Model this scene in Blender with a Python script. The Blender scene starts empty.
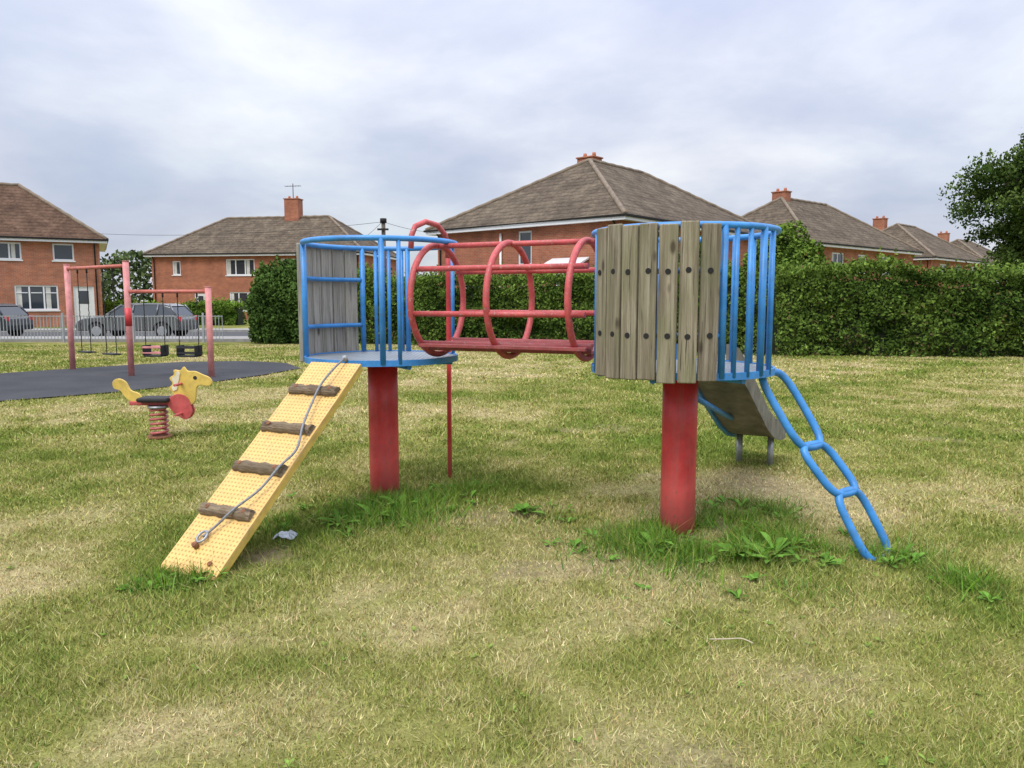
import bpy, bmesh, math, random
import numpy as np
from mathutils import Vector, Matrix
random.seed(7); rng=np.random.default_rng(7)
S=bpy.context.scene
# ---------------------------------------------------------------- helpers
class NT:
    def __init__(s,name):
        s.m=bpy.data.materials.new(name); s.m.use_nodes=True
        s.t=s.m.node_tree; s.b=s.t.nodes['Principled BSDF']
    def n(s,ty,**k):
        x=s.t.nodes.new(ty)
        for a,v in k.items():
            if hasattr(x,a): setattr(x,a,v)
            else: x.inputs[a].default_value=v
        return x
    def l(s,a,b): s.t.links.new(a,b)
    def coord(s,scale=(1,1,1),rand=False):
        tc=s.n('ShaderNodeTexCoord'); mp=s.n('ShaderNodeMapping'); mp.inputs['Scale'].default_value=scale
        s.l(tc.outputs['Object'],mp.inputs['Vector'])
        if rand:
            oi=s.n('ShaderNodeObjectInfo'); mu=s.n('ShaderNodeMath',operation='MULTIPLY'); mu.inputs[1].default_value=37.0
            s.l(oi.outputs['Random'],mu.inputs[0])
            cx=s.n('ShaderNodeCombineXYZ')
            for i in range(3): s.l(mu.outputs[0],cx.inputs[i])
            s.l(cx.outputs[0],mp.inputs['Location'])
        return mp.outputs[0]
    def noise(s,vec,scale,detail=4,rough=.6):
        x=s.n('ShaderNodeTexNoise'); x.inputs['Scale'].default_value=scale; x.inputs['Detail'].default_value=detail
        x.inputs['Roughness'].default_value=rough; s.l(vec,x.inputs['Vector']); return x.outputs['Fac']
    def ramp(s,fac,stops):
        r=s.n('ShaderNodeValToRGB'); e=r.color_ramp.elements
        while len(e)<len(stops): e.new(.5)
        for i,(p,c) in enumerate(stops):
            e[i].position=p; e[i].color=(c[0],c[1],c[2],1) if not isinstance(c,(int,float)) else (c,c,c,1)
        s.l(fac,r.inputs[0]); return r.outputs[0]
    def mix(s,f,a,b,mode='MIX'):
        x=s.n('ShaderNodeMix',data_type='RGBA',blend_type=mode)
        for v,i in((f,0),(a,6),(b,7)):
            if hasattr(v,'is_linked'): s.l(v,x.inputs[i])
            else: x.inputs[i].default_value=v if i==0 else (v[0],v[1],v[2],1)
        return x.outputs[2]
    def bump(s,h,st=.3,d=.01):
        x=s.n('ShaderNodeBump'); x.inputs['Strength'].default_value=st; x.inputs['Distance'].default_value=d
        s.l(h,x.inputs['Height']); s.l(x.outputs[0],s.b.inputs['Normal'])
    def base(s,c): s.l(c,s.b.inputs['Base Color'])
    def rough(s,v): s.b.inputs['Roughness'].default_value=v
def paint(name,c,worn=None,rough=.45,wf=.62,scale=6,dirt=.35,low=None):
    m=NT(name); v=m.coord((1,1,1),True)
    a=m.noise(v,scale,5,.65); b=m.noise(v,scale*7,5,.7)
    lo=tuple(x*.74 for x in c); hi=tuple(min(1,x*1.15+.015) for x in c)
    col=m.ramp(a,[(.3,lo),(.65,hi)])
    if low:   # scuffed, sun-bleached paint towards the ground
        g=m.n('ShaderNodeNewGeometry'); sp=m.n('ShaderNodeSeparateXYZ'); m.l(g.outputs['Position'],sp.inputs[0])
        ad=m.n('ShaderNodeMath',operation='MULTIPLY_ADD'); ad.inputs[1].default_value=.9; m.l(m.noise(m.coord((9,9,2.2),True),1,6,.7),ad.inputs[0]); m.l(sp.outputs[2],ad.inputs[2])
        col=m.mix(m.ramp(ad.outputs[0],[(.42,.8),(.98,0)]),col,low)
        st=m.ramp(m.noise(m.coord((26,26,1.2),True),1,5,.7),[(.52,0),(.7,.45)]); col=m.mix(st,col,(.42,.13,.11))
    if worn:
        w=m.ramp(b,[(wf,0),(wf+.05,1)]); col=m.mix(w,col,worn)
    d=m.ramp(m.noise(v,scale*2.3,6,.7),[(.5,0),(.8,1)])
    dm=m.n('ShaderNodeMath',operation='MULTIPLY'); dm.inputs[1].default_value=dirt; m.l(d,dm.inputs[0])
    col=m.mix(dm.outputs[0],col,(.14,.12,.09))
    m.base(col); m.rough(rough); m.bump(b,.15,.004); return m.m
def plain(name,c,rough=.6,var=.2,scale=8,metal=0,bump=.1):
    m=NT(name); v=m.coord((1,1,1),True); a=m.noise(v,scale,5,.65)
    m.base(m.ramp(a,[(.3,tuple(x*(1-var) for x in c)),(.7,tuple(min(1,x*(1+var)) for x in c))]))
    m.rough(rough); m.b.inputs['Metallic'].default_value=metal; m.bump(a,bump,.004); return m.m
def link(o,parent=None):
    S.collection.objects.link(o)
    if parent is not None: o.parent=parent
    return o
OFF={}
def empty(name,loc=(0,0,0),rz=0,world=True):
    e=bpy.data.objects.new(name,None); e.location=loc; e.rotation_euler=(0,0,rz); e.empty_display_size=.2
    link(e); OFF[e]=Vector(loc) if world else Vector((0,0,0)); return e
def recalc(o):
    bm=bmesh.new(); bm.from_mesh(o.data); bmesh.ops.recalc_face_normals(bm,faces=bm.faces[:]); bm.to_mesh(o.data); bm.free(); return o
def mesh(name,V,F,mat,parent=None,smooth=False,cols=None):
    off=OFF.get(parent,Vector((0,0,0))); me=bpy.data.meshes.new(name)
    V=np.asarray(V,dtype=np.float32)-np.array(off,dtype=np.float32)
    if isinstance(F,np.ndarray):
        k=F.shape[1]; nf=len(F)
        me.vertices.add(len(V)); me.vertices.foreach_set('co',V.ravel())
        me.loops.add(nf*k); me.loops.foreach_set('vertex_index',F.ravel().astype(np.int32))
        me.polygons.add(nf); me.polygons.foreach_set('loop_start',np.arange(0,nf*k,k,dtype=np.int32))
        me.update(calc_edges=True)
    else: me.from_pydata([tuple(map(float,v)) for v in V],[],F)
    if cols is not None:
        a=me.color_attributes.new('Col','FLOAT_COLOR','POINT')
        c=np.ones((len(V),4),dtype=np.float32); c[:,:3]=cols; a.data.foreach_set('color',c.ravel())
    me.materials.append(mat)
    if smooth: me.polygons.foreach_set('use_smooth',[True]*len(me.polygons))
    me.validate(); me.update()
    return link(bpy.data.objects.new(name,me),parent)
def sweep(name,pts,r,mat,parent=None,seg=12,closed=False,caps=True,r2=None,flat=1):
    P=[Vector(p) for p in pts]; n=len(P); T=[]
    for i in range(n):
        if closed: t=P[(i+1)%n]-P[i-1]
        else: t=P[min(i+1,n-1)]-P[max(i-1,0)]
        T.append(t.normalized())
    up=Vector((0,0,1)) if abs(T[0].z)<.9 else Vector((1,0,0))
    N=T[0].cross(up).normalized(); V=[]
    for i in range(n):
        N=(N-T[i]*N.dot(T[i])).normalized(); B=T[i].cross(N)
        rr=r if r2 is None else r+(r2-r)*i/(n-1)
        for k in range(seg):
            a=2*math.pi*k/seg; V.append(P[i]+N*math.cos(a)*rr+B*math.sin(a)*rr*flat)
    F=[]
    for i in range(n if closed else n-1):
        j=(i+1)%n
        for k in range(seg):
            k2=(k+1)%seg; F.append((i*seg+k,i*seg+k2,j*seg+k2,j*seg+k))
    if caps and not closed:
        F.append(tuple(range(seg))[::-1]); F.append(tuple((n-1)*seg+k for k in range(seg)))
    o=mesh(name,V,F,mat,parent)
    for p in o.data.polygons: p.use_smooth=len(p.vertices)==4
    return o
def box(name,c,size,mat,parent=None,rot=None,bev=0.0,segs=2,wob=0):
    bm=bmesh.new(); bmesh.ops.create_cube(bm,size=1)
    for v in bm.verts:
        v.co=Vector((v.co.x*size[0],v.co.y*size[1],v.co.z*size[2]))
        if wob: v.co+=Vector([random.uniform(-wob,wob) for _ in range(3)])
    if bev: bmesh.ops.bevel(bm,geom=bm.edges[:],offset=bev,segments=segs,affect='EDGES',profile=.5)
    me=bpy.data.meshes.new(name); bm.to_mesh(me); bm.free(); me.materials.append(mat)
    o=link(bpy.data.objects.new(name,me),parent); off=OFF.get(parent,Vector((0,0,0)))
    o.location=Vector(c)-off
    if rot is not None: o.rotation_euler=rot.to_euler() if isinstance(rot,Matrix) else rot
    return o
def prism(name,outline,mat,parent,origin,xdir,zdir,thick,bev=0):
    x=Vector(xdir); z=Vector(zdir); y=x.cross(z).normalized(); o=Vector(origin); n=len(outline)
    V=[o+x*a+z*b+y*(-thick/2) for a,b in outline]+[o+x*a+z*b+y*(thick/2) for a,b in outline]
    F=[tuple(range(n)),tuple(range(2*n-1,n-1,-1))]+[(i,(i+1)%n,(i+1)%n+n,i+n)[::-1] for i in range(n)]
    ob=recalc(mesh(name,V,F,mat,parent))
    if bev:
        md=ob.modifiers.new('b','BEVEL'); md.width=bev; md.segments=2
    return ob
def h2(ix,iy,seed):
    n=np.sin(ix*127.1+iy*311.7+seed*74.7)*43758.5453; return n-np.floor(n)
def vn(x,y,s,seed=0):
    x=np.asarray(x)*s+100; y=np.asarray(y)*s+100; ix=np.floor(x);iy=np.floor(y);fx=x-ix;fy=y-iy
    fx=fx*fx*(3-2*fx);fy=fy*fy*(3-2*fy)
    a=h2(ix,iy,seed);b=h2(ix+1,iy,seed);c=h2(ix,iy+1,seed);d=h2(ix+1,iy+1,seed)
    return (a*(1-fx)+b*fx)*(1-fy)+(c*(1-fx)+d*fx)*fy
def fbm(x,y,s,seed=0,o=4):
    t=0;w=0;a=1
    for i in range(o):
        t=t+a*vn(x,y,s*2**i,seed+i*3);w+=a;a*=.55
    return t/w
# ---------------------------------------------------------------- camera / light / sky
cam=bpy.data.objects.new('camera',bpy.data.cameras.new('camera')); link(cam)
cam.location=(0,0,1.5); cam.rotation_euler=(math.radians(90-6.2),0,0)
cam.data.sensor_width=36; cam.data.lens=27.07; cam.data.clip_end=3000; cam.data.clip_start=.05
S.camera=cam
S.view_settings.view_transform='Standard'; S.view_settings.look='None'; S.view_settings.exposure=0
SE,SAZ=54,212
sd=bpy.data.lights.new('sun','SUN'); sd.energy=1.9; sd.angle=math.radians(28); sd.color=(1,.95,.86)
so=bpy.data.objects.new('sun',sd); link(so)
az=math.radians(SAZ); el=math.radians(SE)
d=Vector((math.sin(az)*math.cos(el),math.cos(az)*math.cos(el),math.sin(el)))
so.rotation_euler=d.to_track_quat('Z','Y').to_euler(); so.location=(-5,-8,12)
W=bpy.data.worlds.new('World'); S.world=W; W.use_nodes=True
t=W.node_tree; nd=t.nodes; L=t.links.new; bg=nd['Background']
sky=nd.new('ShaderNodeTexSky'); sky.sky_type='NISHITA'; sky.sun_disc=False
sky.sun_elevation=el; sky.sun_rotation=az
tc=nd.new('ShaderNodeTexCoord'); sp=nd.new('ShaderNodeSeparateXYZ'); L(tc.outputs['Generated'],sp.inputs[0])
def M(op,a,b=None,c=None,clamp=False):
    x=nd.new('ShaderNodeMath'); x.operation=op; x.use_clamp=clamp
    for i,v in enumerate((a,b,c)):
        if v is None: continue
        if isinstance(v,(int,float)): x.inputs[i].default_value=v
        else: L(v,x.inputs[i])
    return x.outputs[0]
zc=M('MAXIMUM',sp.outputs[2],0.0); den=M('ADD',zc,.30)
cx=nd.new('ShaderNodeCombineXYZ'); L(M('DIVIDE',sp.outputs[0],den),cx.inputs[0]); L(M('DIVIDE',sp.outputs[1],den),cx.inputs[1]); cx.inputs[2].default_value=5.1
def wn(scale,det,ro,dist=0):
    x=nd.new('ShaderNodeTexNoise'); x.inputs['Scale'].default_value=scale; x.inputs['Detail'].default_value=det; x.inputs['Roughness'].default_value=ro
    x.inputs['Distortion'].default_value=dist
    L(cx.outputs[0],x.inputs['Vector']); return x.outputs['Fac']
def wr(f,st):
    r=nd.new('ShaderNodeValToRGB'); e=r.color_ramp.elements
    while len(e)<len(st): e.new(.5)
    for i,(p,c) in enumerate(st): e[i].position=p; e[i].color=(*c,1)
    L(f,r.inputs[0]); return r.outputs[0]
n1=wn(1.35,8,.54,.15)
cl=wr(n1,[(.34,(.48,.52,.66)),(.47,(.59,.62,.73)),(.55,(.70,.72,.80)),(.68,(.87,.88,.90))])
skys=nd.new('ShaderNodeVectorMath'); skys.operation='SCALE'; skys.inputs['Scale'].default_value=.13; L(sky.outputs[0],skys.inputs[0])
n2=wn(.6,3,.5)
cov=M('MULTIPLY_ADD',n2,-1.1,1.42,clamp=True)
mx=nd.new('ShaderNodeMix'); mx.data_type='RGBA'; L(cov,mx.inputs[0]); L(skys.outputs[0],mx.inputs[6]); L(cl,mx.inputs[7])
# overcast luminance rises towards the zenith
g=M('MULTIPLY_ADD',M('POWER',zc,1.6),2.6,1.0)
gs=nd.new('ShaderNodeVectorMath'); gs.operation='SCALE'; L(mx.outputs[2],gs.inputs[0]); L(g,gs.inputs['Scale'])
L(gs.outputs[0],bg.inputs[0]); bg.inputs[1].default_value=1.0
# ---------------------------------------------------------------- materials
BLUE=paint('blue_paint',(.035,.24,.60),(.16,.13,.11),.4,.64)
RED=paint('red_paint',(.62,.035,.04),(.28,.12,.09),.45,.62,5,.3,(.62,.15,.13))
REDF=paint('faded_red_paint',(.52,.07,.07),(.44,.25,.21),.5,.58,9,.45)
REDD=paint('dull_red_floor_paint',(.30,.05,.05),(.25,.16,.13),.6,.58,9)
PINK=paint('faded_pink_paint',(.66,.25,.235),(.5,.38,.35),.6,.6)
ORANGE=paint('orange_red_paint',(.5,.13,.09),(.4,.25,.2),.6,.6)
YEL=paint('yellow_paint',(.72,.50,.10),(.5,.4,.25),.5,.62)
STEEL=plain('galvanised_steel',(.35,.36,.37),.45,.25,20,.6)
BLACK=plain('black_rubber',(.02,.02,.021),.7,.3)
BOLT=plain('bolt_dark',(.012,.011,.010),.8,.3)
RUST=plain('rusty_iron',(.2,.08,.035),.85,.5,40)
WHITE=plain('white_upvc',(.75,.76,.77),.35,.05)
CONC=plain('concrete',(.30,.29,.27),.9,.2,4)
def wood(name,dark,mid,light,green=.5):
    m=NT(name); v=m.coord((38,38,1.7),True); v2=m.coord((120,120,2.4),True); v3=m.coord((5,5,2.4),True)
    a=m.noise(v,1,7,.7); b=m.noise(v2,1,4,.6); c=m.noise(v3,1,4,.6)
    col=m.ramp(a,[(.30,dark),(.5,mid),(.68,light)])
    gm=m.n('ShaderNodeMath',operation='MULTIPLY'); gm.inputs[1].default_value=green; m.l(m.ramp(c,[(.42,0),(.68,1)]),gm.inputs[0])
    col=m.mix(gm.outputs[0],col,(.19,.20,.095))
    kn=m.n('ShaderNodeTexVoronoi'); kn.inputs['Scale'].default_value=1; m.l(m.coord((8,8,3.2),True),kn.inputs['Vector'])
    col=m.mix(m.ramp(kn.outputs['Distance'],[(.08,.85),(.16,0)]),col,(.06,.04,.025))
    cr=m.ramp(b,[(.33,1),(.39,0)]); col=m.mix(cr,col,(.035,.027,.02))
    oi=m.n('ShaderNodeObjectInfo')
    hv=m.n('ShaderNodeHueSaturation'); mr=m.n('ShaderNodeMapRange'); mr.inputs[3].default_value=.74; mr.inputs[4].default_value=1.15
    m.l(oi.outputs['Random'],mr.inputs[0]); m.l(mr.outputs[0],hv.inputs['Value']); m.l(col,hv.inputs['Color'])
    m.base(hv.outputs[0]); m.rough(.9); m.bump(b,.8,.008); return m.m
WOOD=wood('weathered_boards',(.11,.085,.055),(.26,.215,.145),(.43,.38,.28),.55)
WOODG=wood('grey_boards',(.22,.20,.17),(.36,.335,.285),(.49,.46,.40),.15)
LOG=wood('log_rungs',(.09,.06,.038),(.20,.145,.09),(.33,.26,.18),.1)
def plate(name,c,spot,rough,scale=30,metal=0,dirt=(.25,.18,.1)):
    m=NT(name); v=m.coord()
    vo=m.n('ShaderNodeTexVoronoi',voronoi_dimensions='2D'); vo.inputs['Scale'].default_value=scale; vo.inputs['Randomness'].default_value=0.05; m.l(v,vo.inputs['Vector'])
    dts=m.ramp(vo.outputs['Distance'],[(.17,1),(.27,0)])
    big=m.noise(v,5,6,.7)
    col=m.ramp(big,[(.3,tuple(x*.8 for x in c)),(.6,c)])
    col=m.mix(m.ramp(m.noise(v,6,6,.75),[(.5,0),(.75,.8)]),col,dirt)
    col=m.mix(m.ramp(m.noise(v,28,4,.7),[(.62,0),(.72,.7)]),col,dirt)
    col=m.mix(dts,col,spot); m.base(col); m.rough(rough); m.bump(dts,.5,.006); m.b.inputs['Metallic'].default_value=metal
    return m.m
YPL=plate('yellow_dimpled_plate',(.78,.50,.16),(.44,.25,.07),.5,36,0,(.40,.27,.13))
GPL=plate('grey_dimpled_deck',(.28,.32,.35),(.10,.13,.16),.5,30,.2,(.2,.17,.13))
def attr(name,noise=None):
    m=NT(name); a=m.n('ShaderNodeAttribute',attribute_name='Col'); col=a.outputs['Color']
    df=m.n('ShaderNodeBsdfDiffuse')
    if noise:
        v=m.coord(); n=m.noise(v,noise,6,.7); n2=m.noise(v,noise*7,3,.7)
        col=m.mix(1.0,col,m.ramp(n,[(.25,.55),(.7,1.25)]),'MULTIPLY')
        col=m.mix(1.0,col,m.ramp(n2,[(.3,.65),(.7,1.25)]),'MULTIPLY')
    m.l(col,df.inputs[0]); m.l(df.outputs[0],m.t.nodes['Material Output'].inputs[0]); m.t.nodes.remove(m.b)
    return m.m
GROUND=attr('ground_turf',14); BLADE=attr('grass_blade'); LEAF=attr('leaf')
# ---------------------------------------------------------------- ground
MAT=[(-7.7,11.2),(-6.5,12.4),(-5.6,13.7),(-5.0,15.3),(-4.65,16.9),(-5.4,18.3),(-6.6,18.9),(-8.0,18.6),(-9.2,17.3),(-10.5,15.6),(-12.5,14.6),(-17,14.2),(-17,11.4),(-12,10.6)]
def inpoly(x,y,P):
    c=np.zeros(len(x),bool); n=len(P)
    for i in range(n):
        x1,y1=P[i];x2,y2=P[i-1]
        k=((y1>y)!=(y2>y))&(x<(x2-x1)*(y-y1)/(y2-y1+1e-12)+x1); c^=k
    return c
BARE=[(-1.0,5.66,.24,.85),(1.08,4.80,.22,.8),(1.38,5.0,.2,.7),(1.95,6.2,.36,.5),(-1.45,4.4,.18,.9),(-.2,5.25,.26,.35)]
STRAW=[(1.95,6.1,.7,.42),(-2.7,4.0,.7,.40),(-.3,5.2,.5,.22),(.45,5.6,.6,.18),(2.9,5.6,.8,.20),(1.2,2.9,.6,.22),(-1.3,2.3,.5,.18),(-3.2,5.2,.9,.24),(3.4,3.9,.6,.24),(-.1,3.7,.7,.15),(0.2,1.9,.45,.20)]
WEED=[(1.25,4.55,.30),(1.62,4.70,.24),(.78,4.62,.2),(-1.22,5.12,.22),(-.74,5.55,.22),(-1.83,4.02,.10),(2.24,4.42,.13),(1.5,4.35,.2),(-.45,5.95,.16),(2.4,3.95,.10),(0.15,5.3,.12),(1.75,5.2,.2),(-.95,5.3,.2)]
def fields(x,y):
    x=np.asarray(x,float);y=np.asarray(y,float)
    dry=fbm(x,y,.5,1,5)*.95+fbm(x,y,2.3,9,4)*.80-.525
    dry+=np.clip((y-8)/25,0,.12)
    bare=np.zeros_like(dry); lush_shade=np.zeros_like(dry)
    for a,b,r,s in STRAW: dry+=s*np.exp(-((x-a)**2+(y-b)**2)/(r*r))
    for a,b,r,s in BARE: bare=np.maximum(bare,s*np.exp(-((x-a)**2+(y-b)**2)/(r*r)))
    for a,b,r in WEED: lush_shade=np.maximum(lush_shade,np.exp(-((x-a)**2+(y-b)**2)/(r*r*3.0)))
    bare=np.maximum(bare,np.clip((fbm(x,y,1.7,61,4)-.69)*4,0,.5))
    lush_shade=lush_shade*np.clip(2.6*fbm(x,y,3.2,41,4)-.55,0,1.1)
    return np.clip(dry,0,1),np.clip(bare,0,1),np.clip(lush_shade,0,1)
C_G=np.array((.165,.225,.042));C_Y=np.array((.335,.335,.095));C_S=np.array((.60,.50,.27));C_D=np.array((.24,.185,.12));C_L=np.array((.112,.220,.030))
def lerp(a,b,t): return a+(b-a)*t[:,None]
def gcol(x,y,j=0):
    dry,bare,lush_shade=fields(x,y)
    dd=np.clip(dry+j,0,1)
    c=lerp(C_G+np.zeros((len(x),3)),C_Y,np.clip((dd-.12)/.30,0,1)); c=lerp(c,C_S,np.clip((dd-.44)/.34,0,1)*.9)
    c=lerp(c,C_L,np.clip(lush_shade*1.1,0,1)*.75)  # lush growth tint, also painting the darker, greener shade under the towers
    return c,dry,bare,lush_shade
xs=np.concatenate([[-900,-500,-250,-130,-80,-55,-40],np.arange(-30,20.01,.12),[28,40,60,100,200,450,900]])
ys=np.concatenate([[-300,-100,-30,-8],np.arange(-2,30.01,.12),[34,40,50,70,110,200,450,1200]])
X,Y=np.meshgrid(xs,ys); nx,ny=len(xs),len(ys); x=X.ravel();y=Y.ravel()
c,dry,bare,lush_shade=gcol(x,y); c=c*.64; c=lerp(c,C_D,np.clip(bare*1.1,0,1))
i=np.arange(nx*ny).reshape(ny,nx)
F=np.stack([i[:-1,:-1],i[:-1,1:],i[1:,1:],i[1:,:-1]],-1).reshape(-1,4)
mesh('ground',np.stack([x,y,np.zeros_like(x)],1),F,GROUND,None,True,c)
def blades(y0,y1,dens,h,w):
    A=.74*(y1*y1-y0*y0)+2.0*(y1-y0); n=int(A*dens)
    yy=np.sqrt(rng.uniform(y0*y0,y1*y1,n)); wd=.74*yy+1.0; xx=rng.uniform(-1,1,n)*wd
    c,dry,bare,lush_shade=gcol(xx,yy,rng.normal(0,.18,n))
    keep=~inpoly(xx,yy,MAT)&(rng.random(n)>bare*1.0)&(rng.random(n)<.25+1.35*fbm(xx,yy,6,4,3))
    xx,yy,c,dry,lush_shade=xx[keep],yy[keep],c[keep],dry[keep],lush_shade[keep]; n=len(xx)
    hh=h*rng.uniform(.4,1.35,n)*(.3+1.35*fbm(xx,yy,3.5,21,3))*(1.15-.75*dry)*(1+1.6*lush_shade)
    c=c*rng.uniform(.68,1.35,(n,1))*(1+rng.normal(0,.06,(n,3)))
    return xx,yy,hh,np.full(n,w)*rng.uniform(.7,1.4,n),np.clip(c,0.01,.85)
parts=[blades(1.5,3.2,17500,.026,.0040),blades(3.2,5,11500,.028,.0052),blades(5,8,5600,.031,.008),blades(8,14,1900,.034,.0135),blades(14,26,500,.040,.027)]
for a,b,r in WEED:
    n=int(9000*r*r*7)
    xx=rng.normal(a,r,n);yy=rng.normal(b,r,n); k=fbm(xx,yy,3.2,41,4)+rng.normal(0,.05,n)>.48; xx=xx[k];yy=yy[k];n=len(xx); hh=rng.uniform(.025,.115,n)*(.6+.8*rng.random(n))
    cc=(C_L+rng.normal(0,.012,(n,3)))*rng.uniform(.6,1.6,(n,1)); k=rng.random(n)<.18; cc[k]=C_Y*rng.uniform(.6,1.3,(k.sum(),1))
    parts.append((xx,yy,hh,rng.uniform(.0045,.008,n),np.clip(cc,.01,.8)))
bx=np.concatenate([p[0] for p in parts]);by=np.concatenate([p[1] for p in parts]);bh=np.concatenate([p[2] for p in parts]);bw=np.concatenate([p[3] for p in parts]);bc=np.concatenate([p[4] for p in parts])
n=len(bx); th=rng.uniform(0,2*math.pi,n); la=rng.uniform(0,2*math.pi,n); ll=bh*np.abs(rng.normal(0,.95,n))
V=np.zeros((n,3,3),np.float32)
V[:,0,0]=bx-np.cos(th)*bw/2;V[:,0,1]=by-np.sin(th)*bw/2;V[:,1,0]=bx+np.cos(th)*bw/2;V[:,1,1]=by+np.sin(th)*bw/2
V[:,2,0]=bx+np.cos(la)*ll;V[:,2,1]=by+np.sin(la)*ll;V[:,2,2]=bh
mesh('grass',V.reshape(-1,3),np.arange(3*n).reshape(-1,3),BLADE,None,False,np.repeat(bc,3,0))
print('BLADES',n)
# broad-leaved weeds (dock, plantain) round the posts
V=[];F=[];CC=[]
def weedclump(cx_,cy_,nl,ln,wd,base=(.10,.20,.032)):
    for i in range(nl):
        a=random.uniform(0,2*math.pi); l_=ln*random.uniform(.55,1.2); w_=wd*random.uniform(.7,1.2); rise=random.uniform(.5,1.3)
        dx,dy=math.cos(a),math.sin(a); col=np.array(base)*random.uniform(.7,1.5); k0=len(V)
        for j,(s,wf) in enumerate(((0,.15),(.25,.5),(.5,1),(.75,.85),(1,.05))):
            r=l_*s*.85; z=l_*rise*(s-.62*s*s)*.9+.005
            for q in(-1,0,1):
                V.append((cx_+dx*r-dy*w_*wf*q,cy_+dy*r+dx*w_*wf*q,z-(0.0 if q else .25*w_*wf))); CC.append(col*(1.15 if q==0 else 1))
        for j in range(4):
            for q in range(2): b=k0+j*3+q; F.append((b,b+1,b+4,b+3))
for a,b,r in WEED:
    for _ in range(int(5+40*r)): weedclump(random.gauss(a,r),random.gauss(b,r*.9),random.randint(4,9),random.uniform(.04,.12),.013)
for a,b in((1.42,4.42),(1.30,4.33),(1.55,4.40),(1.48,4.30),(.10,5.3),(-1.15,5.0),(.85,4.5),(-.8,5.4),(-.95,5.15)):
    weedclump(a,b,11,.18,.023)
for _ in range(150):
    yy=random.uniform(1.8,9); weedclump(random.uniform(-.7,.7)*yy,yy,5,.03,.006,(.15,.22,.045))
mesh('weeds',V,F,LEAF,None,True,np.array(CC))
# rubber safety surface
m=NT('rubber_surface'); v=m.coord(); a=m.noise(v,60,3,.8); b=m.noise(v,.8,5,.6)
m.base(m.mix(m.ramp(b,[(.4,0),(.7,.5)]),m.ramp(a,[(.35,(.030,.031,.036)),(.7,(.070,.072,.080))]),(.09,.09,.093))); m.rough(.95); m.b.inputs['Specular IOR Level'].default_value=.2; m.bump(a,.4,.01)
mesh('rubber_safety_surface',[(a,b,.02) for a,b in MAT],[tuple(range(len(MAT)))],m.m)
# road + pavement + kerbs
m=NT('asphalt'); v=m.coord(); a=m.noise(v,30,4,.8); m.base(m.ramp(a,[(.3,(.045,.045,.047)),(.7,(.08,.08,.082))])); m.rough(.9); ASP=m.m
mesh('road',[(-75,29.8,.008),(0,29.8,.008),(0,36.5,.008),(-75,36.5,.008)],[(0,1,2,3)],ASP)
box('pavement',(-37.5,28.75,.055),(75,1.7,.11),CONC); box('kerb',(-37.5,29.7,.062),(75,.16,.124),plain('kerb_stone',(.36,.35,.33),.9,.15,3),bev=.01)
box('pavement',(-37.5,37.5,.055),(75,1.8,.11),CONC); box('kerb',(-37.5,36.53,.062),(75,.12,.124),CONC,bev=.01)
# ---------------------------------------------------------------- climbing frame
CL=Vector((-.985,5.84,0)); CR=Vector((1.084,4.925,0)); R=.563; ZD=1.08; ZT=1.92
CF=empty('climbing_frame',(0.05,5.4,0))
def pol(C,deg,r,z): a=math.radians(deg); return Vector((C.x+r*math.cos(a),C.y+r*math.sin(a),z))
def circ(C,r,z,n=64): return [pol(C,360*i/n,r,z) for i in range(n)]
def arc(C,r,z,a,b,n=24): return [pol(C,a+(b-a)*i/n,r,z) for i in range(n+1)]
def disc(name,C,r,z0,z1,mat,n=64):
    V=[pol(C,360*i/n,r,z0) for i in range(n)]+[pol(C,360*i/n,r,z1) for i in range(n)]
    return mesh(name,V,[tuple(range(n))[::-1],tuple(range(n,2*n))]+[(i,(i+1)%n,n+(i+1)%n,n+i) for i in range(n)],mat,CF)
def band(name,C,r0,r1,z0,z1,mat,n=72):
    V=[];F=[]
    for i in range(n):
        for (r,z) in((r0,z0),(r1,z0),(r1,z1),(r0,z1)): V.append(pol(C,360*i/n,r,z))
    for i in range(n):
        j=(i+1)%n
        for k in range(4): F.append((i*4+k,i*4+(k+1)%4,j*4+(k+1)%4,j*4+k))
    return recalc(mesh(name,V,F,mat,CF))
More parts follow.
